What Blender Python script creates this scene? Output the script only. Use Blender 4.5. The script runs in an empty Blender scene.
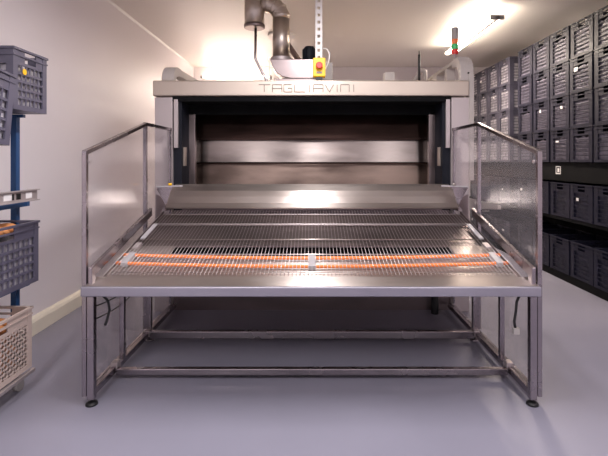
import bpy, bmesh, math, random
from mathutils import Vector, Matrix
random.seed(7)
C = bpy.context.scene
PI = math.pi

# ---------------------------------------------------------------- camera, world, lights, exposure
FPX = 440.0
cd = bpy.data.cameras.new('camera'); cam = bpy.data.objects.new('camera', cd)
C.collection.objects.link(cam)
cam.location = (0, 0, 1.5); cam.rotation_euler = (PI/2, 0, 0)
cd.sensor_width = 36; cd.lens = 36*FPX/608
cd.shift_x = -8/608; cd.shift_y = -68/608
cd.clip_start = 0.05
C.camera = cam
C.view_settings.view_transform = 'Standard'; C.view_settings.look = 'None'
C.view_settings.gamma = 1; C.view_settings.use_curve_mapping = False
C.view_settings.exposure = 0.95
w = bpy.data.worlds.new('world'); C.world = w; w.use_nodes = True
w.node_tree.nodes['Background'].inputs[0].default_value = (.8, .8, .9, 1)
w.node_tree.nodes['Background'].inputs[1].default_value = .15

def area(name, loc, sx, sy, power, col, rot=(0, 0, 0)):
    l = bpy.data.lights.new(name, 'AREA'); l.shape = 'RECTANGLE'; l.size = sx; l.size_y = sy
    l.energy = power; l.color = col
    o = bpy.data.objects.new(name, l); C.collection.objects.link(o); o.location = loc; o.rotation_euler = rot
    return o
WARM = (1, .86, .72); COOL = (.93, .93, 1)
LAMPS = [  # x, y, z, length along y, down power
    (0.0, 2.7, 3.2, 1.5, 46),
    (-1.3, -0.6, 3.2, 1.5, 46),  # unseen side lamp, added with the next one for general light
    (1.8, -0.4, 3.2, 1.5, 46),
]
for (x, y, z, L, P) in LAMPS:
    area('lamp_light', (x, y, z-.03), .3, L, P, (1, .955, .965)); area('lamp_light', (x, y, z+.03), .14, L, P*.9, (1, .955, .965), (PI, 0, 0))
# light falling from the hung battens behind the oven
area('lamp_light', (2.28, 6.35, 3.15), .1, 1.7, 45, WARM)
area('lamp_light', (-1.5, 8.75, 3.0), 1.3, .1, 40, WARM)

# ---------------------------------------------------------------- materials
def lin(r, g, b):
    f = lambda c: (c/255/12.92) if c/255 <= .04045 else ((c/255+.055)/1.055)**2.4
    return (f(r), f(g), f(b), 1)

def mat(name, col, rough=.5, metal=0., bump=0., bscale=(8, 8, 8), vary=0., vscale=(2, 2, 2), aniso=None,
        emit=None, estr=0, spec=.5, alpha=1, trans=0):
    m = bpy.data.materials.new(name); m.use_nodes = True
    nt = m.node_tree; b = nt.nodes['Principled BSDF']
    b.inputs['Base Color'].default_value = col; b.inputs['Roughness'].default_value = rough
    b.inputs['Metallic'].default_value = metal; b.inputs['Specular IOR Level'].default_value = spec
    b.inputs['Alpha'].default_value = alpha; b.inputs['Transmission Weight'].default_value = trans
    tc = nt.nodes.new('ShaderNodeTexCoord')
    if vary:
        mp = nt.nodes.new('ShaderNodeMapping'); mp.inputs['Scale'].default_value = vscale
        nz = nt.nodes.new('ShaderNodeTexNoise'); nz.inputs['Scale'].default_value = 1; nz.inputs['Detail'].default_value = 5
        rmp = nt.nodes.new('ShaderNodeMapRange'); rmp.inputs['From Min'].default_value = .3; rmp.inputs['From Max'].default_value = .7
        rmp.inputs['To Min'].default_value = 1-vary; rmp.inputs['To Max'].default_value = 1+vary
        mx = nt.nodes.new('ShaderNodeMix'); mx.data_type = 'RGBA'; mx.blend_type = 'MULTIPLY'; mx.inputs[0].default_value = 1
        mx.inputs[6].default_value = col
        nt.links.new(tc.outputs['Object'], mp.inputs[0]); nt.links.new(mp.outputs[0], nz.inputs['Vector'])
        nt.links.new(nz.outputs[0], rmp.inputs[0]); nt.links.new(rmp.outputs[0], mx.inputs[7])
        nt.links.new(mx.outputs[2], b.inputs['Base Color'])
        r2 = nt.nodes.new('ShaderNodeMapRange'); r2.inputs['From Min'].default_value = .3; r2.inputs['From Max'].default_value = .7
        r2.inputs['To Min'].default_value = rough*.85; r2.inputs['To Max'].default_value = min(1, rough*1.2)
        nt.links.new(nz.outputs[0], r2.inputs[0]); nt.links.new(r2.outputs[0], b.inputs['Roughness'])
    if bump:
        mp = nt.nodes.new('ShaderNodeMapping'); mp.inputs['Scale'].default_value = bscale
        nz = nt.nodes.new('ShaderNodeTexNoise'); nz.inputs['Scale'].default_value = 1; nz.inputs['Detail'].default_value = 3
        bp = nt.nodes.new('ShaderNodeBump'); bp.inputs['Strength'].default_value = bump; bp.inputs['Distance'].default_value = .01
        nt.links.new(tc.outputs['Object'], mp.inputs[0]); nt.links.new(mp.outputs[0], nz.inputs['Vector'])
        nt.links.new(nz.outputs[0], bp.inputs['Height']); nt.links.new(bp.outputs[0], b.inputs['Normal'])
    if aniso:
        b.inputs['Anisotropic'].default_value = aniso[0]; b.inputs['Anisotropic Rotation'].default_value = .25
        cx = nt.nodes.new('ShaderNodeCombineXYZ')
        for i in range(3): cx.inputs[i].default_value = aniso[1][i]
        nt.links.new(cx.outputs[0], b.inputs['Tangent'])
    if emit:
        b.inputs['Emission Color'].default_value = emit; b.inputs['Emission Strength'].default_value = estr
    return m

M = {}
M['floor'] = mat('floor_epoxy', lin(136, 134, 149), .40, vary=.05, vscale=(1.1, 1.1, 1), bump=.04, bscale=(5, 5, 5))
M['wall'] = mat('wall_panel_white', lin(228, 221, 224), .5, vary=.025, vscale=(.5, .5, .5))
M['ceiling'] = mat('ceiling_panel', lin(220, 213, 206), .38, vary=.02, vscale=(.6, .3, 1), bump=.05, bscale=(.5, 7, 1))
M['trim'] = mat('trim_cream', lin(234, 226, 208), .5, vary=.04)
M['steel'] = mat('steel_brushed', lin(180, 170, 164), .36, .96, vary=.07, vscale=(1.2, 3, 3), aniso=(.85, (1, 0, 0)), bump=.01, bscale=(3, 60, 60))
M['steel_hood'] = mat('steel_hood', lin(196, 184, 172), .42, 1, vary=.04, vscale=(1, 3, 3))
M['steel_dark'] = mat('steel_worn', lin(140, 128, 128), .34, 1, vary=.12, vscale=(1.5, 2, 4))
M['steel_tube'] = mat('steel_tube', lin(158, 150, 154), .25, 1, vary=.06, vscale=(4, 4, 4))
M['steel_duct'] = mat('steel_duct', lin(200, 190, 180), .36, 1, vary=.06, vscale=(3, 3, 8))
M['fascia'] = mat('fascia_steel', lin(160, 157, 168), .42, .85, vary=.04)
M['wire'] = mat('wire_bright', lin(188, 180, 180), .33, .9)
M['steel_matt'] = mat('steel_matt', lin(190, 180, 180), .5, .75, vary=.04)
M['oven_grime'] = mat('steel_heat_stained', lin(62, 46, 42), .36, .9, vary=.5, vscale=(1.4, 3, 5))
M['oven_door'] = mat('oven_door_steel', lin(152, 142, 138), .32, 1, vary=.4, vscale=(1.3, 3, 5), aniso=(.8, (1, 0, 0)))
M['oven_low'] = mat('oven_low_steel', lin(124, 108, 100), .34, 1, vary=.4, vscale=(1.6, 3, 5), aniso=(.6, (1, 0, 0)))
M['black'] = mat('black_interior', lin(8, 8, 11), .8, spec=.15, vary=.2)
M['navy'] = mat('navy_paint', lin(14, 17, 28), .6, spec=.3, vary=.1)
M['blue'] = mat('blue_post_paint', lin(34, 72, 118), .4, vary=.08)
M['rubber'] = mat('black_rubber', lin(18, 18, 20), .5)
M['orange'] = mat('orange_belt', lin(238, 128, 58), .5, vary=.12, vscale=(60, 9, 9))
M['clip'] = mat('white_clip', lin(160, 155, 158), .4)
M['arm'] = mat('arm_paint', lin(170, 162, 158), .5, vary=.05)
M['crate'] = mat('crate_slate', lin(33, 32, 46), .5, spec=.25, vary=.08, vscale=(5, 5, 5))
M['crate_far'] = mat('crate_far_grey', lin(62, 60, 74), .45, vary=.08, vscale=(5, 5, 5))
M['crate_dark'] = mat('crate_shaded', lin(26, 26, 42), .5, spec=.25, vary=.08, vscale=(5, 5, 5))  # same crate plastic, shade of the lower tiers put into the colour
M['crate_pale'] = mat('crate_pale', lin(186, 168, 160), .5, vary=.05)
M['liner'] = mat('liner_film', lin(94, 90, 104), .45, spec=.3, vary=.18, vscale=(14, 14, 8), bump=.5, bscale=(18, 18, 18))
M['liner_dim'] = mat('liner_film_shaded', lin(36, 36, 52), .45, spec=.25, vary=.2, vscale=(14, 14, 8), bump=.5, bscale=(18, 18, 18))  # darkened film copy, shade inside the lower crates put into the colour
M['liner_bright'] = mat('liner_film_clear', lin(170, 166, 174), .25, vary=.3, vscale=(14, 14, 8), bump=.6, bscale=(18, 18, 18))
M['crate_left'] = mat('crate_grey', lin(88, 85, 102), .42, vary=.08, vscale=(5, 5, 5))
M['tag'] = mat('paper_tag', lin(225, 222, 222), .6)
M['yellow'] = mat('yellow_plastic', lin(246, 190, 18), .4, vary=.03)
M['red'] = mat('red_plastic', lin(214, 40, 34), .35)
M['green'] = mat('green_lens', lin(60, 190, 110), .3)
M['orange_lens'] = mat('orange_lens', lin(240, 120, 60), .3)
M['grey_plastic'] = mat('grey_plastic', lin(160, 155, 152), .5)
M['white_paint'] = mat('white_paint', lin(226, 222, 220), .45)
M['bread'] = mat('bread_crust', lin(206, 138, 84), .7, vary=.25, vscale=(9, 9, 9), bump=.3, bscale=(30, 30, 30))
M['bread_pale'] = mat('bread_crumb', lin(196, 140, 106), .7, vary=.2, vscale=(9, 9, 9), bump=.3, bscale=(30, 30, 30))
M['tube_lit'] = mat('lamp_tube_lit', (1, 1, 1, 1), .5, emit=(1, .87, .72, 1), estr=42)
M['tube_back'] = mat('lamp_tube_soft', (1, 1, 1, 1), .5, emit=(1, .87, .70, 1), estr=13)
M['letter'] = mat('letter_groove', lin(128, 118, 110), .5)

def pane_mat():
    m = bpy.data.materials.new('guard_pane_clear'); m.use_nodes = True
    nt = m.node_tree; nt.nodes.remove(nt.nodes['Principled BSDF']); out = nt.nodes['Material Output']
    t = nt.nodes.new('ShaderNodeBsdfTransparent'); t.inputs[0].default_value = (1, .995, 1, 1)
    d = nt.nodes.new('ShaderNodeBsdfDiffuse'); d.inputs[0].default_value = lin(225, 220, 226)
    g = nt.nodes.new('ShaderNodeBsdfGlossy'); g.inputs['Roughness'].default_value = .12
    lw = nt.nodes.new('ShaderNodeLayerWeight'); lw.inputs[0].default_value = .28
    mx = nt.nodes.new('ShaderNodeMixShader'); mx.inputs[0].default_value = .045
    m2 = nt.nodes.new('ShaderNodeMixShader')
    nt.links.new(t.outputs[0], mx.inputs[1]); nt.links.new(d.outputs[0], mx.inputs[2])
    mr = nt.nodes.new('ShaderNodeMath'); mr.operation = 'MULTIPLY'; mr.inputs[1].default_value = .22
    nt.links.new(lw.outputs['Fresnel'], mr.inputs[0]); nt.links.new(mr.outputs[0], m2.inputs[0])
    nt.links.new(mx.outputs[0], m2.inputs[1]); nt.links.new(g.outputs[0], m2.inputs[2])
    nt.links.new(m2.outputs[0], out.inputs[0])
    return m
M['pane'] = pane_mat()

# ---------------------------------------------------------------- mesh helpers (all coordinates are world metres)
def B(): return bmesh.new()
def box(bm, x0, x1, y0, y1, z0, z1):
    vs = [bm.verts.new(p) for p in ((x0,y0,z0),(x1,y0,z0),(x1,y1,z0),(x0,y1,z0),(x0,y0,z1),(x1,y0,z1),(x1,y1,z1),(x0,y1,z1))]
    for f in ((0,3,2,1),(4,5,6,7),(0,1,5,4),(1,2,6,5),(2,3,7,6),(3,0,4,7)): bm.faces.new([vs[i] for i in f])
    return bm
def bar(bm, p, q, w_, h_, up=(0, 0, 1)):
    p, q = Vector(p), Vector(q); d = (q-p).normalized(); up = Vector(up)
    s = d.cross(up)
    if s.length < 1e-4: s = d.cross(Vector((1, 0, 0)))
    s.normalize(); u = s.cross(d).normalized()
    s *= w_/2; u *= h_/2
    a = [bm.verts.new(c+i*s+j*u) for c in (p, q) for i, j in ((-1,-1),(1,-1),(1,1),(-1,1))]
    for f in ((0,1,2,3),(7,6,5,4),(0,4,5,1),(1,5,6,2),(2,6,7,3),(3,7,4,0)): bm.faces.new([a[i] for i in f])
    return bm
def tube(bm, pts, r, n=10, caps=True, radii=None):
    pts = [Vector(p) for p in pts]; rings = []
    prev = None
    for i, p in enumerate(pts):
        if i == 0: d = pts[1]-p
        elif i == len(pts)-1: d = p-pts[i-1]
        else: d = (pts[i+1]-p).normalized()+(p-pts[i-1]).normalized()
        d.normalize()
        if prev is None:
            a = Vector((0, 0, 1)) if abs(d.z) < .9 else Vector((1, 0, 0))
            s = d.cross(a).normalized()
        else:
            s = (prev-d*prev.dot(d)).normalized()
        prev = s; t = d.cross(s)
        rr = radii[i] if radii else r
        rings.append([bm.verts.new(p+rr*(math.cos(2*PI*k/n)*s+math.sin(2*PI*k/n)*t)) for k in range(n)])
    for a, b in zip(rings, rings[1:]):
        for k in range(n):
            f = bm.faces.new((a[k], a[(k+1) % n], b[(k+1) % n], b[k])); f.smooth = True
    if caps:
        bm.faces.new(list(reversed(rings[0]))); bm.faces.new(rings[-1])
    return bm
def prism(bm, poly, axis, a, b):
    """poly: 2-D outline in the two other axes, extruded along axis from a to b"""
    def P(u, v, t):
        return {'x': (t, u, v), 'y': (u, t, v), 'z': (u, v, t)}[axis]
    n = len(poly)
    r0 = [bm.verts.new(P(u, v, a)) for u, v in poly]; r1 = [bm.verts.new(P(u, v, b)) for u, v in poly]
    bm.faces.new(r0); bm.faces.new(list(reversed(r1)))
    for i in range(n): bm.faces.new((r0[i], r1[i], r1[(i+1) % n], r0[(i+1) % n]))
    return bm
def wpos(o):
    v = Vector((0, 0, 0))
    while o: v += o.location; o = o.parent
    return v
def obj(name, bm, m, parent=None, bev=0, loc=None):
    bmesh.ops.recalc_face_normals(bm, faces=bm.faces)
    off = wpos(parent) if parent else Vector(loc or (0, 0, 0))
    bmesh.ops.translate(bm, verts=bm.verts, vec=-off)
    me = bpy.data.meshes.new(name); bm.to_mesh(me); bm.free(); me.materials.append(M[m] if isinstance(m, str) else m)
    o = bpy.data.objects.new(name, me); C.collection.objects.link(o)
    if parent: o.parent = parent
    elif loc: o.location = loc
    if bev:
        md = o.modifiers.new('bevel', 'BEVEL'); md.width = bev; md.segments = 2; md.limit_method = 'ANGLE'; md.angle_limit = .7
    return o
def thing(name, label, cat, loc, group=None):
    o = bpy.data.objects.new(name, None); C.collection.objects.link(o); o.location = loc
    o['label'] = label; o['category'] = cat
    if group: o['group'] = group
    o.empty_display_size = .1
    return o
def tag(o, label, cat, group=None):
    o['label'] = label; o['category'] = cat
    if group: o['group'] = group
    return o
def struct(name, bm, m, bev=0):
    o = obj(name, bm, m, None, bev); o['kind'] = 'structure'; return o

# ---------------------------------------------------------------- room
XL, XR, YB, YF, ZC = -2.42, 3.80, -3.0, 9.0, 3.40
struct('floor', box(B(), XL-.1, XR+.1, YB-.1, YF+.1, -.1, 0), 'floor')
struct('ceiling', box(B(), XL-.1, XR+.1, YB-.1, YF+.1, ZC, ZC+.1), 'ceiling')
struct('wall_left', box(B(), XL-.1, XL, YB-.1, YF+.1, 0, ZC), 'wall')
struct('wall_right', box(B(), XR, XR+.1, YB-.1, YF+.1, 0, ZC), 'wall')
struct('wall_back', box(B(), XL, XR, YF, YF+.1, 0, ZC), 'wall')
struct('wall_front', box(B(), XL, XR, YB-.1, YB, 0, ZC), 'wall')
prof = [(XL, .0), (XL+.05, .0), (XL+.05, .115), (XL+.035, .14), (XL, .15)]
struct('baseboard_left', prism(B(), [(u, v) for u, v in prof], 'y', YB, YF), 'trim', .004)
struct('baseboard_back', box(B(), XL+.05, XR, YF-.05, YF, 0, .14), 'trim', .006)
struct('trim_1', prism(B(), [(XL, ZC-.022), (XL+.022, ZC), (XL, ZC)], 'y', YB, YF), 'white_paint')

# ---------------------------------------------------------------- oven
YO = 4.35                       # oven front plane
ov = thing('deck_oven', 'large stainless steel deck oven with wide dark mouth and lettered hood', 'oven', (0, YO, 0))
for s in (-1, 1):
    b = B(); box(b, min(s*1.555, s*1.38), max(s*1.555, s*1.38), YO, YO+2.5, 0.0, 2.12)
    obj('side_panel', b, 'steel_matt', ov, .004)
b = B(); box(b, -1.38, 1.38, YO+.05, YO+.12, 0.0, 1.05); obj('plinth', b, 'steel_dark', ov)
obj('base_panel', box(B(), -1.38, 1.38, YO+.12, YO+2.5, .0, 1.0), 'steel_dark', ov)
hood = obj('hood', box(B(), -1.57, 1.55, YO-.02, YO+2.5, 2.13, 2.285), 'steel_hood', ov, .012)
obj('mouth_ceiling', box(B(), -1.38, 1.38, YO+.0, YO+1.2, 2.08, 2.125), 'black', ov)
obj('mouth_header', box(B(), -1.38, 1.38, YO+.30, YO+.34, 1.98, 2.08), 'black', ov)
# lettering strokes, each a shallow bar on the hood
y_l = YO-.0235
b = B()
zt, zm, zb = 2.242, 2.208, 2.170
def px(x): return (x-312)*YO/FPX
def st(x0, z0, x1, z1): bar(b, (px(x0), y_l, z0), (px(x1), y_l, z1), .004, .0065, (0, 0, 1) if abs(x1-x0) > .01 else (1, 0, 0))
for q in ((259, zt, 270.5, zt), (264.5, zt, 264.5, zb), (272.7, zb, 272.7, zt), (272.7, zt, 282, zt), (282, zt, 282, zb), (272.7, zm-.004, 282, zm-.004),
          (292, zt, 284, zt), (284, zt, 284, zb), (284, zb, 292, zb), (292, zb, 292, zm), (292, zm, 288, zm),
          (294.5, zt, 294.5, zb), (294.5, zb, 305, zb), (309.5, zt, 309.5, zb),
          (313.5, zb, 313.5, zt), (313.5, zt, 323, zt), (323, zt, 323, zb), (313.5, zm-.004, 323, zm-.004),
          (325, zt, 329.3, zb), (329.3, zb, 333.5, zt), (337, zt, 337, zb),
          (340.5, zb, 340.5, zt), (340.5, zt, 349, zt), (349, zt, 349, zb), (353.5, zt, 353.5, zb)): st(*q)
obj('lettering', b, 'letter', hood)
# mouth: guide rails, inner posts, door flaps
for s in (-1, 1):
    def bx(x0, x1, *r): return box(B(), min(s*x0, s*x1), max(s*x0, s*x1), *r)
    obj('guide_rail', bx(1.325, 1.365, YO-.01, YO+.03, 1.62, 2.1), 'steel_matt', ov, .003)
    obj('side_channel', bx(1.30, 1.38, YO+.04, YO+.30, 1.0, 2.08), 'navy', ov)
    obj('inner_post', bx(1.235, 1.325, YO+.30, YO+.36, 1.0, 2.0), 'steel_dark', ov, .004)
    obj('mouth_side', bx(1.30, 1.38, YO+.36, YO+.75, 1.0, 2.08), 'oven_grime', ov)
    obj('sensor_plate', bx(1.29, 1.30, YO+.10, YO+.18, 1.44, 1.63), 'steel_hood', ov)
YD = YO+.62
def flap(z0, z1, y0, y1, m, t=.02):
    b = B(); prism(b, [(y0, z0), (y1, z1), (y1+t, z1), (y0+t, z0)], 'x', -1.30, 1.30); return obj('door_flap', b, m, ov, .003)
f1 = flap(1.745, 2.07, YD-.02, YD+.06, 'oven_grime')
f2 = flap(1.475, 1.725, YD-.02, YD+.01, 'oven_door')
f3 = flap(1.06, 1.455, YD-.02, YD+.01, 'oven_low')
for z, f in ((1.735, f2), (1.463, f3)):
    obj('door_lip', box(B(), -1.29, 1.29, YD-.045, YD-.02, z-.008, z+.006), 'oven_grime', f)
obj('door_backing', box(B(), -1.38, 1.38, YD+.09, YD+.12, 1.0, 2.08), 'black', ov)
# carrying arms on the oven roof
def plate_with_holes(bm, outer, x0, x1, bars_): pass
b = B()
for (p, q, w_, h_) in (((1.53, 4.45, 2.525), (1.53, 6.6, 2.525), .10, .04), ((1.53, 4.45, 2.30), (1.53, 6.6, 2.30), .10, .04)):
    bar(b, p, q, w_, h_)
for y, wd in ((4.88, .07), (5.32, .16), (5.95, .22), (6.5, .2)): box(b, 1.481, 1.579, y-wd/2, y+wd/2, 2.31, 2.515)
obj('roof_arm', b, 'arm', ov, .006)
b = B(); pts = []
for k in range(9):
    a = PI/2*k/8; pts.append((4.52-.17*math.sin(a), 2.375+.17*math.cos(a)))
poly = [(4.62, 2.545)]+pts+[(4.35, 2.15), (4.42, 2.15), (4.42, 2.36), (4.47, 2.44), (4.56, 2.46), (4.62, 2.46)]
prism(b, poly, 'x', 1.47, 1.60); obj('arm_bend', b, 'arm', ov, .006)
obj('arm_post', box(B(), 1.551, 1.597, YO-.018, YO+.10, 1.3, 2.36), 'arm', ov, .004)
b = B(); poly2 = [(y+.03, z-.09) for y, z in poly]
prism(b, poly2, 'x', -1.50, -1.38); obj('arm_bend', b, 'arm', ov, .006)
obj('roof_arm', bar(B(), (-1.44, 4.6, 2.415), (-1.44, 6.6, 2.47), .10, .075), 'arm', ov, .005)
obj('bolt', tube(B(), [(1.545, 4.349, 2.36), (1.545, 4.343, 2.36)], .010, 8), 'rubber', ov)

# ---------------------------------------------------------------- things on the oven roof
DY = 5.0
fan = thing('blower_housing', 'stainless fan housing on the oven roof under the vertical flue', 'fan', (-.1, DY, 2.285))
b = B()
poly = [(-.46, 2.61), (-.44, 2.54), (-.40, 2.47), (-.33, 2.42), (-.24, 2.40), (.10, 2.40), (.10, 2.61)]
prism(b, poly, 'y', DY-.16, DY+.16); obj('housing_shell', b, 'steel_dark', fan, .006)
obj('outlet_box', box(B(), .105, .23, DY-.13, DY+.13, 2.38, 2.58), 'grey_plastic', fan, .008)
obj('mounting_frame', box(B(), -.40, .08, DY-.15, DY+.15, 2.287, 2.395), 'steel_dark', fan)
obj('frame_post', box(B(), -.475, -.462, DY-.15, DY-.13, 2.287, 2.63), 'steel_duct', fan)
mt = obj('motor', tube(B(), [(-.03, DY, 2.615), (-.03, DY, 2.63), (-.03, DY, 2.76), (-.03, DY, 2.785)], .07, 16, radii=[.05, .068, .068, .05]), 'navy', fan)
b = B()
for k in range(12):
    a = 2*PI*k/12; c, s_ = math.cos(a), math.sin(a)
    bar(b, (-.03+.073*c, DY+.073*s_, 2.63), (-.03+.073*c, DY+.073*s_, 2.755), .008, .012, (c, s_, 0))
obj('cooling_fins', b, 'navy', mt)
fl = thing('exhaust_flue', 'jointed stainless exhaust flue with capped upright drum and thin drain rod above the hood', 'duct', (-.35, DY, 2.615))
obj('riser', tube(B(), [(-.35, DY, 2.66), (-.35, DY, 3.10)], .098, 24), 'steel_duct', fl)
obj('flange', tube(B(), [(-.35, DY, 2.614), (-.35, DY, 2.66)], .118, 24), 'steel_matt', fl, .003)
b = B(); pts = [(-.35, DY, 3.10), (-.35, DY, 3.14), (-.38, DY, 3.20), (-.43, DY, 3.245), (-.50, DY, 3.275), (-.56, DY, 3.30)]
tube(b, pts, .098, 24)
obj('elbow', b, 'steel_duct', fl)
b = B()
for p, d in ((pts[1], (0, 0, 1)), (pts[2], (-.5, 0, .8)), (pts[3], (-.75, 0, .6)), (pts[4], (-.9, 0, .4))):
    d = Vector(d).normalized()*.006; tube(b, [Vector(p)-d, Vector(p)+d], .103, 24)
obj('seam_rings', b, 'steel_duct', fl)
fl2 = fl
obj('capped_drum', tube(B(), [(-.655, DY, 3.03), (-.655, DY, 3.399)], .112, 24), 'steel_duct', fl2)
obj('end_cap', tube(B(), [(-.655, DY, 2.995), (-.655, DY, 3.0), (-.655, DY, 3.035)], .118, 24, radii=[.108, .118, .118]), 'steel_dark', fl2)
obj('drain_rod', tube(B(), [(-.64, DY, 2.995), (-.645, DY, 2.66), (-.63, DY, 2.62), (-.50, DY, 2.37), (-.46, DY, 2.288)], .015, 8), 'steel_tube', fl2)
f3_ = thing('slanting_pipe', 'thin slanting pipe behind the flue rising to a round ceiling collar', 'pipe', (-.2, 6.3, 2.29))
obj('pipe_run', tube(B(), [(-.02, 6.2, 2.3), (-.12, 6.2, 2.8), (-.40, 6.6, 3.28), (-.45, 6.65, 3.37)], .045, 12), 'steel_dark', f3_)
obj('collar', tube(B(), [(-.46, 6.66, 3.365), (-.46, 6.66, 3.399)], .21, 28), 'white_paint', f3_, .004)
# perforated strut, emergency stop
YS = 4.50
b = B()
x0, x1 = .035, .105
box(b, x0, x0+.02, YS, YS+.006, 2.35, 3.399); box(b, x1-.02, x1, YS, YS+.006, 2.35, 3.399)
box(b, x0, x0+.004, YS+.006, YS+.035, 2.35, 3.399); box(b, x1-.004, x1, YS+.006, YS+.035, 2.35, 3.399)
z = 2.35
while z < 3.37:
    box(b, x0+.02, x1-.02, YS, YS+.006, z, z+.042); z += .072
strut = tag(obj('perforated_strut', b, 'white_paint', None, 0, (.07, YS, 2.35)), 'white perforated channel hanging from the ceiling above the hood', 'channel')
es = thing('emergency_stop', 'yellow emergency stop box with red button on the oven hood', 'switch', (.07, 4.44, 2.286))
obj('housing', box(B(), .01, .135, 4.40, 4.49, 2.335, 2.525), 'yellow', es, .008)
bt = obj('button', tube(B(), [(.072, 4.40, 2.44), (.072, 4.375, 2.44), (.072, 4.375, 2.44), (.072, 4.355, 2.44), (.072, 4.35, 2.44)], .03, 20, radii=[.018, .018, .033, .033, .026]), 'red', es)
obj('button_stem_ring', tube(B(), [(.072, 4.3995, 2.44), (.072, 4.39, 2.44)], .042, 20), 'yellow', es)
obj('bracket', box(B(), .04, .105, 4.41, 4.47, 2.288, 2.334), 'rubber', es)
obj('status_window', box(B(), .045, .10, 4.397, 4.3995, 2.365, 2.385), 'letter', es)
cabl = tag(obj('looped_cable', tube(B(), [(.14, 4.45, 2.42), (.17, 4.45, 2.5), (.18, 4.46, 2.58), (.15, 4.48, 2.63), (.11, 4.49, 2.64)], .006, 6), 'white_paint', None, 0, (.14, 4.45, 2.42)), 'thin white cable looping beside the yellow emergency stop', 'cable')
# signal tower
sg = thing('signal_tower', 'grey signal tower light with red and green rings on the oven arm', 'signal light', (1.49, 4.62, 2.545))
X, Y = 1.50, 4.62
for nm, z0, z1, r, m in (('pole', 2.546, 2.61, .012, 'grey_plastic'), ('red_lens', 2.61, 2.66, .034, 'red'), ('green_lens', 2.66, 2.715, .034, 'green'),
                         ('orange_lens', 2.715, 2.765, .034, 'orange_lens'), ('cap', 2.765, 2.885, .037, 'grey_plastic')):
    obj(nm, tube(B(), [(X, Y, z0), (X, Y, z1)], r, 18), m, sg, .002)
ant = thing('antenna_rod', 'short black rod standing on the oven roof near the right arm', 'rod', (1.12, 4.6, 2.286))
obj('rod', tube(B(), [(1.12, 4.6, 2.29), (1.12, 4.6, 2.60), (1.12, 4.6, 2.605), (1.12, 4.6, 2.64)], .012, 8, radii=[.013, .013, .005, .005]), 'rubber', ant)
obj('foot_plate', tube(B(), [(1.12, 4.6, 2.286), (1.12, 4.6, 2.295)], .03, 12), 'steel_dark', ant)
b = B(); tube(b, [(1.12, 5.3, 2.287), (1.30, 5.3, 2.56), (1.33, 5.3, 2.58), (1.36, 5.3, 2.56), (1.36, 5.3, 2.287)], .03, 10)
tag(obj('bent_roof_pipe', b, 'arm', None, 0, (1.2, 5.3, 2.287)), 'pale bent pipe on the oven roof behind the black rod', 'pipe')
b = B(); box(b, .93, 1.05, 5.6, 5.75, 2.287, 2.62)
tag(obj('roof_junction_box', b, 'white_paint', None, .006, (1, 5.65, 2.287)), 'narrow pale upright box on the oven roof left of the black rod', 'box')

# ---------------------------------------------------------------- loading table in front of the oven
tb = thing('loading_table', 'stainless steel loading table with sloped wire grid and clear side guards', 'table', (0, 3.4, 0))
def zd(y): return .73+.244*(y-2.66)
b = B(); box(b, -1.402, 1.39, 2.66, 2.69, .672, .731)
obj('front_fascia', b, 'fascia', tb, .006)
b = B(); prism(b, [(2.68, .731), (2.785, zd(2.785)), (2.785, zd(2.785)-.02), (2.68, .712)], 'x', -1.385, 1.385)
obj('front_plate', b, 'steel', tb)
def pan(y0, y1, x0, x1, m, dz=-.03, nm='grid_pan'):
    b = B(); prism(b, [(y0, zd(y0)+dz), (y1, zd(y1)+dz), (y1, zd(y1)+dz-.012), (y0, zd(y0)+dz-.012)], 'x', x0, x1)
    return obj(nm, b, m, tb)
pan(2.787, 3.13, -1.345, 1.345, 'steel'); pan(3.30, 3.95, -1.345, 1.345, 'steel_dark')
pan(3.131, 3.299, -1.345, -1.03, 'steel'); pan(3.131, 3.299, 1.03, 1.345, 'steel')
pan(3.05, 3.94, -1.30, 1.30, 'black', -.24, 'slot_shade_sheet')  # black sheet added below the slot, stands in for the shaded underside
# apron (lifting infeed sheet) with rolled top
b = B()
prof = [(3.93, 1.075), (3.985, 1.11), (4.03, 1.165), (4.08, 1.215), (4.15, 1.252), (4.24, 1.268), (4.27, 1.262)]
low = [(y+.012, z-.014) for y, z in prof][::-1]
n = len(prof)
def xw(y): return 1.305
prism(b, prof+low, 'x', -1.31, 1.31)
ap = obj('apron', b, 'steel', tb)
for s in (-1, 1):
    b = B(); prism(b, [(3.95, 1.075), (4.02, 1.165), (4.10, 1.235), (4.32, 1.262), (4.32, 1.04), (3.97, 1.04)], 'x', s*1.312, s*1.322)
    obj('apron_cheek', b, 'steel_dark', tb)
    b = B(); prism(b, [(s*1.365, 1.262), (s*1.21, 1.268), (s*1.23, 1.245), (s*1.268, 1.12), (s*1.285, 1.12)], 'y', 3.84, 3.85)
    obj('gusset', b, 'steel_tube', tb)
    b = B(); prism(b, [(s*1.372, .98), (s*1.372, 1.20), (s*1.30, 1.16), (s*1.29, 1.10), (s*1.325, 1.06), (s*1.325, .98)], 'y', 3.87, 3.88)
    obj('end_plate', b, 'steel_dark', tb)
    obj('latch_bar', bar(B(), (s*1.14, 3.88, 1.272), (s*1.365, 3.84, 1.266), .022, .012), 'clip', tb, .002)
    obj('pivot_pin', tube(B(), [(s*1.245, 3.86, 1.278), (s*1.245, 3.86, 1.296)], .016, 10), 'yellow' if s < 0 else 'steel', tb)
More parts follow.
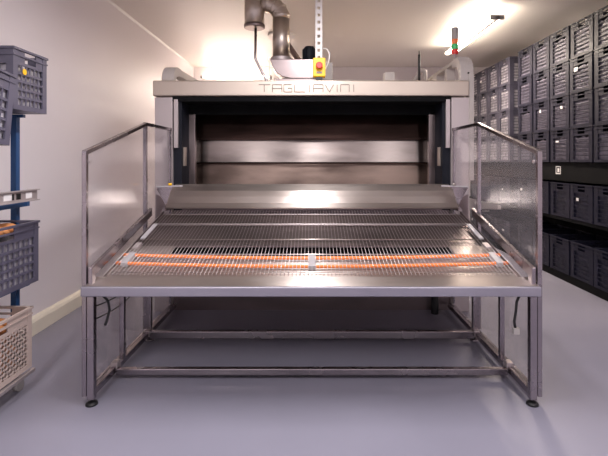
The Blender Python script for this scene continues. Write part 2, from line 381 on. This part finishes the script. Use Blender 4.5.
# wires
b = B(); nw = 104
for k in range(nw+1):
    x = -1.325+2.65*k/nw
    tube(b, [(x, 2.80, zd(2.80)+.004), (x, 3.94, zd(3.94)+.004)], .0024, 5)
obj('wire_grid', b, 'wire', tb)
for y, r, m in ((3.66, .011, 'steel_matt'), (3.37, .005, 'steel'), (3.89, .006, 'steel_matt'), (3.12, .005, 'steel'), (2.87, .004, 'steel')):
    obj('cross_rod', tube(B(), [(-1.31, y, zd(y)-.012), (1.31, y, zd(y)-.012)], r, 8), m, tb)
for y0, yc in ((3.105, 3.055), (2.985, 2.935)):
    pts = []
    for k in range(41):
        x = -1.33+2.66*k/40; y = yc+(y0-yc)*(abs(x)/1.33)**2
        pts.append((x, y, zd(y)-.008))
    obj('orange_belt', tube(B(), pts, .012, 8), 'orange', tb)
for x in (-1.265, 0.0, 1.265):
    e = .04*(abs(x)/1.2)
    b = B(); y0, y1 = 2.91+e, 3.07+e
    prism(b, [(y0, zd(y0)+.010), (y1, zd(y1)+.010), (y1, zd(y1)-.02), (y0, zd(y0)-.02)], 'x', x-.022, x+.022)
    obj('belt_clip', b, 'clip', tb, .003)
for s in (-1, 1):
    b = B(); prism(b, [(3.34, zd(3.34)+.012), (3.62, zd(3.62)+.012), (3.62, zd(3.62)), (3.34, zd(3.34))], 'x', s*1.27, s*1.305)
    obj('wear_strip', b, 'clip', tb, .002)
    b = B(); prism(b, [(3.18, zd(3.18)+.014), (3.26, zd(3.26)+.014), (3.26, zd(3.26)), (3.18, zd(3.18))], 'x', s*1.26, s*1.30)
    obj('stop_block', b, 'steel_matt', tb, .002)
    # rail along the side of the deck
    b = B(); y0, y1 = 2.70, 3.72
    prism(b, [(y0, .70), (y0, .835), (y0+.02, .84), (y1, 1.094), (y1, 1.03), (y0+.05, .78), (y0+.05, .70)], 'x', s*1.35, s*1.376)
    obj('side_rail', b, 'steel_tube', tb, .004)
    # deck side skirt
    b = B(); prism(b, [(2.69, .672), (2.69, .725), (3.95, zd(3.95)), (3.95, zd(3.95)-.10)], 'x', s*1.328, s*1.334)
    obj('side_skirt', b, 'steel_dark', tb)
    # legs
    for y, wdt in ((2.70, .042), (3.14, .034), (3.66, .038)):
        ztop = .668 if y < 3 else zd(y)-.06
        zb0 = .035 if y < 3 else .055
        obj('leg', box(B(), s*1.352-wdt/2, s*1.352+wdt/2, y-wdt/2, y+wdt/2, zb0, ztop), 'steel_tube', tb, .004)
    b = B(); tube(b, [(s*1.352, 2.70, .0), (s*1.352, 2.70, .012), (s*1.352, 2.70, .02)], .034, 16, radii=[.036, .034, .014]); tube(b, [(s*1.352, 2.70, .018), (s*1.352, 2.70, .036)], .01, 8)
    obj('levelling_foot', b, 'rubber', tb)
    b = B(); tube(b, [(s*1.352, 3.66, .0), (s*1.352, 3.66, .012), (s*1.352, 3.66, .02)], .034, 16, radii=[.036, .034, .014]); tube(b, [(s*1.352, 3.66, .018), (s*1.352, 3.66, .056)], .01, 8)
    obj('levelling_foot', b, 'steel_tube', tb)
    obj('lower_rail', bar(B(), (s*1.352, 2.72, .070), (s*1.352, 4.34, .070), .03, .044), 'steel_tube', tb, .004)
    obj('lower_rail_clamp', box(B(), s*1.352-.026, s*1.352+.024, 3.60, 3.68, .05, .10), 'steel_matt', tb, .006)
    obj('lower_rail_clamp', box(B(), s*1.352-.024, s*1.352+.024, 3.0, 3.06, .06, .116), 'steel_matt', tb, .006)
    # guard: flat outer frame with clear panes
    gx = s*1.395
    g = obj('guard_frame', bar(bar(bar(bar(box(B(), gx-.014, gx+.014, 2.69, 2.72, .05, 1.555),
              (gx, 2.70, 1.545), (gx, 3.69, 1.80), .03, .028), (gx, 3.67, 1.80), (gx, 4.335, 1.80), .03, .028),
              (gx, 3.68, 1.80), (gx, 3.68, .09), .028, .03, (1, 0, 0)), (gx, 2.70, .065), (gx, 4.335, .065), .024, .024), 'steel_tube', tb, .003)
    b = B(); prism(b, [(2.72, .08), (3.665, .08), (3.665, 1.785), (2.72, 1.54)], 'x', gx-.003, gx+.003)
    obj('guard_pane', b, 'pane', g)
    b = B(); prism(b, [(3.695, .08), (4.33, .08), (4.33, 1.785), (3.695, 1.785)], 'x', gx-.003, gx+.003)
    obj('guard_pane', b, 'pane', g)
    for (y, z) in ((2.73, 1.49), (3.70, 1.74), (4.31, 1.74), (2.74, .80), (3.70, 1.14)):
        obj('screw', tube(B(), [(gx-s*.016, y, z), (gx-s*.022, y, z)], .012, 10), 'steel_matt', g)
    obj('rear_stile', box(B(), gx-.008, gx+.008, 4.32, 4.338, .09, 1.80), 'steel_tube', g)
obj('cross_beam', bar(B(), (-1.33, 3.0, .062), (1.33, 3.0, .062), .04, .045), 'steel_tube', tb, .006)
obj('cross_beam', bar(B(), (-1.33, 3.62, .066), (1.33, 3.62, .066), .045, .062), 'steel_tube', tb, .006)
obj('drive_pipe', tube(B(), [(1.20, 4.30, .60), (1.20, 4.30, .05), (1.20, 4.30, .0)], .035, 12), 'rubber', tb)
# cables
c1 = tube(B(), [(-1.30, 2.72, .67), (-1.275, 2.75, .62), (-1.27, 2.76, .56), (-1.285, 2.76, .50), (-1.29, 2.74, .47)], .008, 7)
obj('hose', c1, 'rubber', tb)
c1 = tube(B(), [(1.285, 2.72, .67), (1.27, 2.73, .62), (1.265, 2.73, .56), (1.255, 2.73, .50), (1.262, 2.73, .45)], .008, 7)
hs = obj('hose', c1, 'rubber', tb)
obj('hose_plug', box(B(), 1.245, 1.285, 2.715, 2.745, .42, .46), 'grey_plastic', hs, .004)
for z0, sag in ((.58, .05), (.50, .05)):
    pts = [(-1.375, 2.74+.9*k/12, z0+.0-sag*math.sin(PI*k/12)+.02*k/12) for k in range(13)]
    obj('slack_wire', tube(B(), pts, .004, 6), 'rubber', tb)

# ---------------------------------------------------------------- crates
def crate_tub(L, W, H, style, lower=False):
    """crate centred on x, y with base at z=0; L along y, W along x"""
    b = B(); t = .012; cw = .065 if style == 'slat' else .045
    hx, hy = W/2, L/2
    box(b, -hx+.01, hx-.01, -hy+.01, hy-.01, 0, .012)
    for sx in (-1, 1):
        for sy in (-1, 1):
            xa, xb = sorted((sx*hx, sx*(hx-cw))); ya, yb = sorted((sy*hy, sy*(hy-t))); box(b, xa, xb, ya, yb, 0, H-.012)
            xa, xb = sorted((sx*hx, sx*(hx-t))); ya, yb = sorted((sy*(hy-t), sy*(hy-cw))); box(b, xa, xb, ya, yb, 0, H-.012)
    def wall(axis, s):
        half = hy if axis == 'x' else hx       # half length of this wall
        out = hx if axis == 'x' else hy
        def seg(a0, a1, z0, z1, o0=0., o1=t):
            p, q = sorted((s*(out-o0), s*(out-o1)))
            if axis == 'x': box(b, p, q, a0, a1, z0, z1)
            else: box(b, a0, a1, p, q, z0, z1)
        e = half-cw
        seg(-e, e, 0, .03)
        seg(-e, e, H-.105, H-.085, .002, t)
        seg(-half-.006, half+.006, H-.014, H, -.008, t)
        seg(-half-.004, half+.004, H-.052, H-.042, -.005, t)
        g = min(.075, e*.45)
        seg(-e, -g, H-.085, H-.014, .003, t-.002); seg(g, e, H-.085, H-.014, .003, t-.002)
        z0, z1 = .03, H-.105
        if style == 'slat':
            n = 6
            for k in range(1, n):
                z = z0+(z1-z0)*k/n; seg(-e, e, z-.005, z+.005, .001, t-.003)
        elif style == 'grid':
            for k in range(1, 5):
                z = z0+(z1-z0)*k/5; seg(-e, e, z-.008, z+.008, .002, t-.002)
            m = max(6, int(2*e/.045))
            for k in range(1, m):
                a = -e+2*e*k/m; seg(a-.006, a+.006, z0, z1, .004, t-.003)
        else:
            hgt = z1-z0; st_ = .052; k = -hgt
            while k < 2*e:
                for sl in (1, -1):
                    a0, a1 = k, k+hgt
                    c0, c1 = max(a0, 0), min(a1, 2*e)
                    if c1-c0 > .004:
                        za, zb2 = z0+(c0-a0), z0+(c1-a0)
                        if sl < 0: za, zb2 = z0+z1-za, z0+z1-zb2
                        o = s*(out-.005)
                        P = lambda a, z: (o, -e+a, z) if axis == 'x' else (-e+a, o, z)
                        bar(b, P(c0, za), P(c1, zb2), .014, .005, (s, 0, 0) if axis == 'x' else (0, s, 0))
                k += st_
    for s in (-1, 1): wall('x', s); wall('y', s)
    return b
def liner_bm(L, W, z0, z1, seed):
    r = random.Random(seed); b = B(); N = 7
    hx, hy = W/2-.018, L/2-.018
    for s in (-1, 1):
        g = [[b.verts.new((s*(hx-abs(r.gauss(0, .004))), -hy+2*hy*i/N, z0+(z1-z0)*j/N+(r.uniform(-.02, .02) if j == N else 0))) for j in range(N+1)] for i in range(N+1)]
        for i in range(N):
            for j in range(N): b.faces.new((g[i][j], g[i+1][j], g[i+1][j+1], g[i][j+1]))
        g = [[b.verts.new((-hx+2*hx*i/N, s*(hy-abs(r.gauss(0, .004))), z0+(z1-z0)*j/N+(r.uniform(-.02, .02) if j == N else 0))) for j in range(N+1)] for i in range(N+1)]
        for i in range(N):
            for j in range(N): b.faces.new((g[i][j], g[i+1][j], g[i+1][j+1], g[i][j+1]))
    bmesh.ops.remove_doubles(b, verts=b.verts, dist=.0001)
    return b
def bake(bm, name, m):
    bmesh.ops.recalc_face_normals(bm, faces=bm.faces)
    me = bpy.data.meshes.new(name); bm.to_mesh(me); bm.free(); me.materials.append(M[m]); return me
XF = 3.12                                        # front plane of the crate wall
CL, CW = .418, .60
rows = [(2.72, .415, 'u', 'top'), (2.305, .415, 'u', 'second from top'), (1.89, .415, 'u', 'third from top'), (1.475, .415, 'u', 'fourth from top'),
        (.79, .425, 'd', 'in the middle tier'), (.10, .425, 'd', 'in the bottom tier')]
tub_u = bake(crate_tub(CL, CW, .413, 'slat'), 'tub', 'crate')
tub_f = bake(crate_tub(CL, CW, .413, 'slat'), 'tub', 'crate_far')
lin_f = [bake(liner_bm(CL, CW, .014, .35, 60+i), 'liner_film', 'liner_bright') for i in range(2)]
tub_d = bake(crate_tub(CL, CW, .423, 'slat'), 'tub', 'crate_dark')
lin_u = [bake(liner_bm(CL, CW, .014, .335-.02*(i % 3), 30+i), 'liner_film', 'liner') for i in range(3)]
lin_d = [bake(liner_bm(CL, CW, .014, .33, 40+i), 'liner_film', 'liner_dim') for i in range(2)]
tagm = bake(box(B(), -.003, 0, -.03, .03, 0, .05), 'paper_tag', 'tag')
near = [4.655+.45*k for k in range(5)]; far = [7.15+.44*k for k in range(4)]
ordn = ['first', 'second', 'third', 'fourth', 'fifth', 'sixth', 'seventh', 'eighth', 'ninth']
rc = random.Random(5)
for ci, yc in enumerate(near+far):
    for ri, (z, h, kind, rn) in enumerate(rows):
        jit = rc.uniform(-.006, .006)
        zz = z
        t = thing('plastic_crate', '', 'crate', (XF+CW/2+jit, yc+rc.uniform(-.003, .003), zz),
                  'stacked crates along the right wall')
        if kind == 'u':
            t['label'] = f'grey plastic crate, {rn}, {ordn[ci]} column from the camera, right wall'
        else:
            t['label'] = f'grey plastic crate {rn}, {ordn[ci]} column from the camera, right wall'
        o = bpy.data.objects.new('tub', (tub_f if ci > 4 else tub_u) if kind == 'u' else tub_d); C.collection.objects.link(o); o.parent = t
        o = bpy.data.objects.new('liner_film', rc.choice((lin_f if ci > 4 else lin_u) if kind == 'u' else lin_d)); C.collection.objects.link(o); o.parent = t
        if rc.random() < (.25 if kind == 'u' else .5):
            o = bpy.data.objects.new('paper_tag', tagm); C.collection.objects.link(o); o.parent = t
            o.location = (-CW/2-.0005, rc.uniform(-.1, .1), rc.uniform(.2, .26))
            o.scale = (1, rc.uniform(.5, 1.2), rc.uniform(.4, 1))
# black rack carrying the crates
rk = thing('black_storage_rack', 'black steel rack carrying the crates along the right wall', 'rack', (3.45, 6.5, 0))
Y0, Y1 = 4.38, 8.75
obj('shelf', box(B(), XF+.03, XR-.01, Y0, Y1, 1.235, 1.47), 'black', rk, .004)
obj('shelf', box(B(), XF+.01, XR-.01, Y0, Y1, .745, .785), 'black', rk, .004)
obj('base', box(B(), XF+.01, XR-.01, Y0, Y1, .0, .098), 'black', rk, .004)
obj('gap_shade_panel', box(B(), XR-.04, XR-.012, Y0, Y1, .10, 1.235), 'black', rk)  # black sheet added behind the crates to keep the gaps dark
b = B()
for a in (0, 1):
    box(b, XF+.026, XF+.029, 5.57+a*.10, 5.58+a*.10, 1.32, 1.42)
box(b, XF+.026, XF+.029, 5.58, 5.67, 1.41, 1.42); box(b, XF+.026, XF+.029, 5.58, 5.67, 1.32, 1.335); box(b, XF+.026, XF+.029, 5.60, 5.64, 1.345, 1.395)
obj('shelf_tag', b, 'tag', rk)

# ---------------------------------------------------------------- left crate trolley
XC = -2.03
tr = thing('crate_trolley', 'blue post trolley holding crates against the left wall', 'trolley', (XC, 2.7, 0))
for y in (3.01, 1.9):
    obj('post', box(B(), XC-.02, XC+.02, y-.02, y+.02, .12, 1.80), 'blue', tr, .003)
for z in (.11, .655, 1.20):
    obj('shelf_beam', bar(B(), (XC+.07, 1.85, z), (XC+.07, 3.03, z), .03, .03), 'blue' if z > .2 else 'steel_matt', tr)
    obj('shelf_beam', bar(B(), (XC-.12, 1.85, z), (XC-.12, 3.03, z), .03, .03), 'blue' if z > .2 else 'steel_matt', tr)
    for y in (3.01, 1.9):
        obj('bracket_arm', bar(B(), (XC-.135, y, z), (XC+.09, y, z), .03, .028), 'blue', tr)
for y in (3.01, 1.9): obj('top_bracket', bar(B(), (XC-.13, y, 1.80), (XC+.06, y, 1.80), .03, .02), 'blue', tr)
b = B(); bar(b, (-1.845, 1.85, 1.27), (-1.845, 2.95, 1.27), .006, .075)
bar(b, (-1.835, 1.85, 1.304), (-1.835, 2.95, 1.304), .024, .006); bar(b, (-1.835, 1.85, 1.236), (-1.835, 2.95, 1.236), .024, .006)
obj('bottom_ledge', box(B(), -1.846, -1.822, 1.85, 2.90, .112, .134), 'steel_matt', tr, .003)
ch = obj('front_channel', b, 'steel_matt', tr)
for y, e, m_ in ((2.86, .03, 'tag'), (2.76, .02, 'rubber'), (2.66, .035, 'tag'), (2.71, .008, 'rubber')): obj('channel_label', box(B(), -1.8418, -1.8395, y-e, y+e, 1.252, 1.290), m_, ch)
for y in (2.86, 1.95):
    for x in (XC+.12, XC-.12):
        b = B(); tube(b, [(x-.016, y, .038), (x+.016, y, .038)], .038, 16); w_ = obj('caster', b, 'grey_plastic', tr)
        obj('fork', box(B(), x-.022, x+.022, y-.015, y+.015, .07, .098), 'steel_matt', w_)
def left_crate(L, W, H, style, m, lm, loc, label, rot=(0, 0, 0), nm='plastic_crate'):
    t = thing(nm, label, 'crate', loc)
    t.rotation_euler = rot
    for n_, me in (('tub', bake(crate_tub(L, W, H, style), 'tub', m)),) + ((('liner_film', bake(liner_bm(L, W, .014, H-.10, 77), 'liner_film', lm)),) if lm else ()):
        o = bpy.data.objects.new(n_, me); C.collection.objects.link(o); o.parent = t
    return t
left_crate(.60, .38, .395, 'diamond', 'crate_pale', None, (XC, 2.59, .145), 'pale lattice crate of bread on the lowest tier of the trolley')
left_crate(.62, .38, .405, 'grid', 'crate_left', 'liner_bright', (XC, 2.65, .69), 'grey grid crate with bread, below the steel channel of the trolley')
a = left_crate(.34, .38, .385, 'grid', 'crate_left', 'liner_bright', (XC+.01, 2.865, 1.815), 'empty looking grey crate on top of the blue post, farther one')
obj_tag = obj('yellow_sticker', tube(B(), [(XC+.01+.1905, 2.80, 2.06), (XC+.01+.193, 2.80, 2.06)], .02, 8), 'yellow', a)
left_crate(.56, .38, .43, 'grid', 'crate_left', 'liner_bright', (XC+.03, 2.355, 1.62), 'tilted grey crate at the left edge, nearest the camera on top of the trolley', (math.radians(-7), 0, 0))
tr2 = obj('top_tray', box(B(), XC-.15, XC+.19, 1.88, 2.58, 1.540, 1.552), 'rubber', tr)
# bread
rb = random.Random(3)
def loaf(x, y, z, L, r, m, label, grp, ang):
    b = B(); n = 9; pts = []; rad = []
    for k in range(n):
        u = -1+2*k/(n-1); pts.append((x+math.cos(ang)*u*L/2, y+math.sin(ang)*u*L/2, z+.006*math.sin(3*u))); rad.append(r*max(.25, math.sqrt(max(0, 1-u*u*.93))))
    tube(b, pts, r, 14, radii=rad)
    tag(obj('bread_loaf', b, m, None, 0, (x, y, z)), label, 'bread', grp)
for k in range(6):
    loaf(XC-.02+.03*(k % 2), 2.425+.09*k, .69+.345+.01*(k % 2), .26, .042, 'bread', f"golden bread loaf above the rim of the grey grid crate, {ordn[k]} from the camera", 'loaves in the grey grid crate', rb.uniform(-.2, .2))
for j in range(4):
    for k in range(4):
        loaf(XC+.0, 2.50+.10*k, .145+.06+.082*j, .30, .040, 'bread' if j == 3 else 'bread_pale',
             f"bread loaf in lattice crate, {('lowest', 'second', 'third', 'top')[j]} layer, {('nearest the camera', 'second from the camera', 'third from the camera', 'farthest from the camera')[k]}", 'loaves in the lattice crate', rb.uniform(-.12, .12))

# ---------------------------------------------------------------- ceiling lamps
def batten(label, cx, cy, z, L, along, tm='tube_lit'):
    t = thing('ceiling_lamp', label, 'lamp', (cx, cy, z))
    d = Vector((0, 1, 0)) if along == 'y' else Vector((1, 0, 0)); s = Vector((1, 0, 0)) if along == 'y' else Vector((0, 1, 0))
    c = Vector((cx, cy, z))
    obj('lamp_body', bar(B(), c-d*L/2, c+d*L/2, .05, .045), 'grey_plastic', t, .004)
    for q in (-1, 1):
        obj('tube', tube(B(), [c-d*(L/2-.05)+s*q*.06+Vector((0, 0, .015)), c+d*(L/2-.05)+s*q*.06+Vector((0, 0, .015))], .014, 8), tm, t)
        e = c+d*q*(L/2-.02)
        obj('end_holder', box(B(), e.x-(.085 if along == 'y' else .02), e.x+(.085 if along == 'y' else .02), e.y-(.02 if along == 'y' else .085), e.y+(.02 if along == 'y' else .085), z-.02, z+.035), 'grey_plastic', t, .003)
        obj('hanger', tube(B(), [c+d*q*L*.35+Vector((0, 0, .02)), (c+d*q*L*.35).to_3d().xy.to_3d()+Vector((0, 0, ZC-.001))], .005, 6), 'grey_plastic', t)
batten('lit fluorescent lamp hung from the ceiling above the crates on the right', 2.28, 6.35, 3.25, 1.9, 'y')
batten('lit fluorescent lamp glowing behind the left end of the oven hood', -1.5, 8.75, 3.13, 1.4, 'x', 'tube_back')
for (x, y, z, L, P) in LAMPS:
    t = thing('ceiling_lamp', 'unseen ceiling lamp' + (' in the middle' if abs(x) < .5 else (' on the left' if x < 0 else ' on the right')), 'lamp', (x, y, z))
    obj('lamp_body', box(B(), x-.09, x+.09, y-L/2, y+L/2, z-.01, ZC-.001), 'white_paint', t, .004)
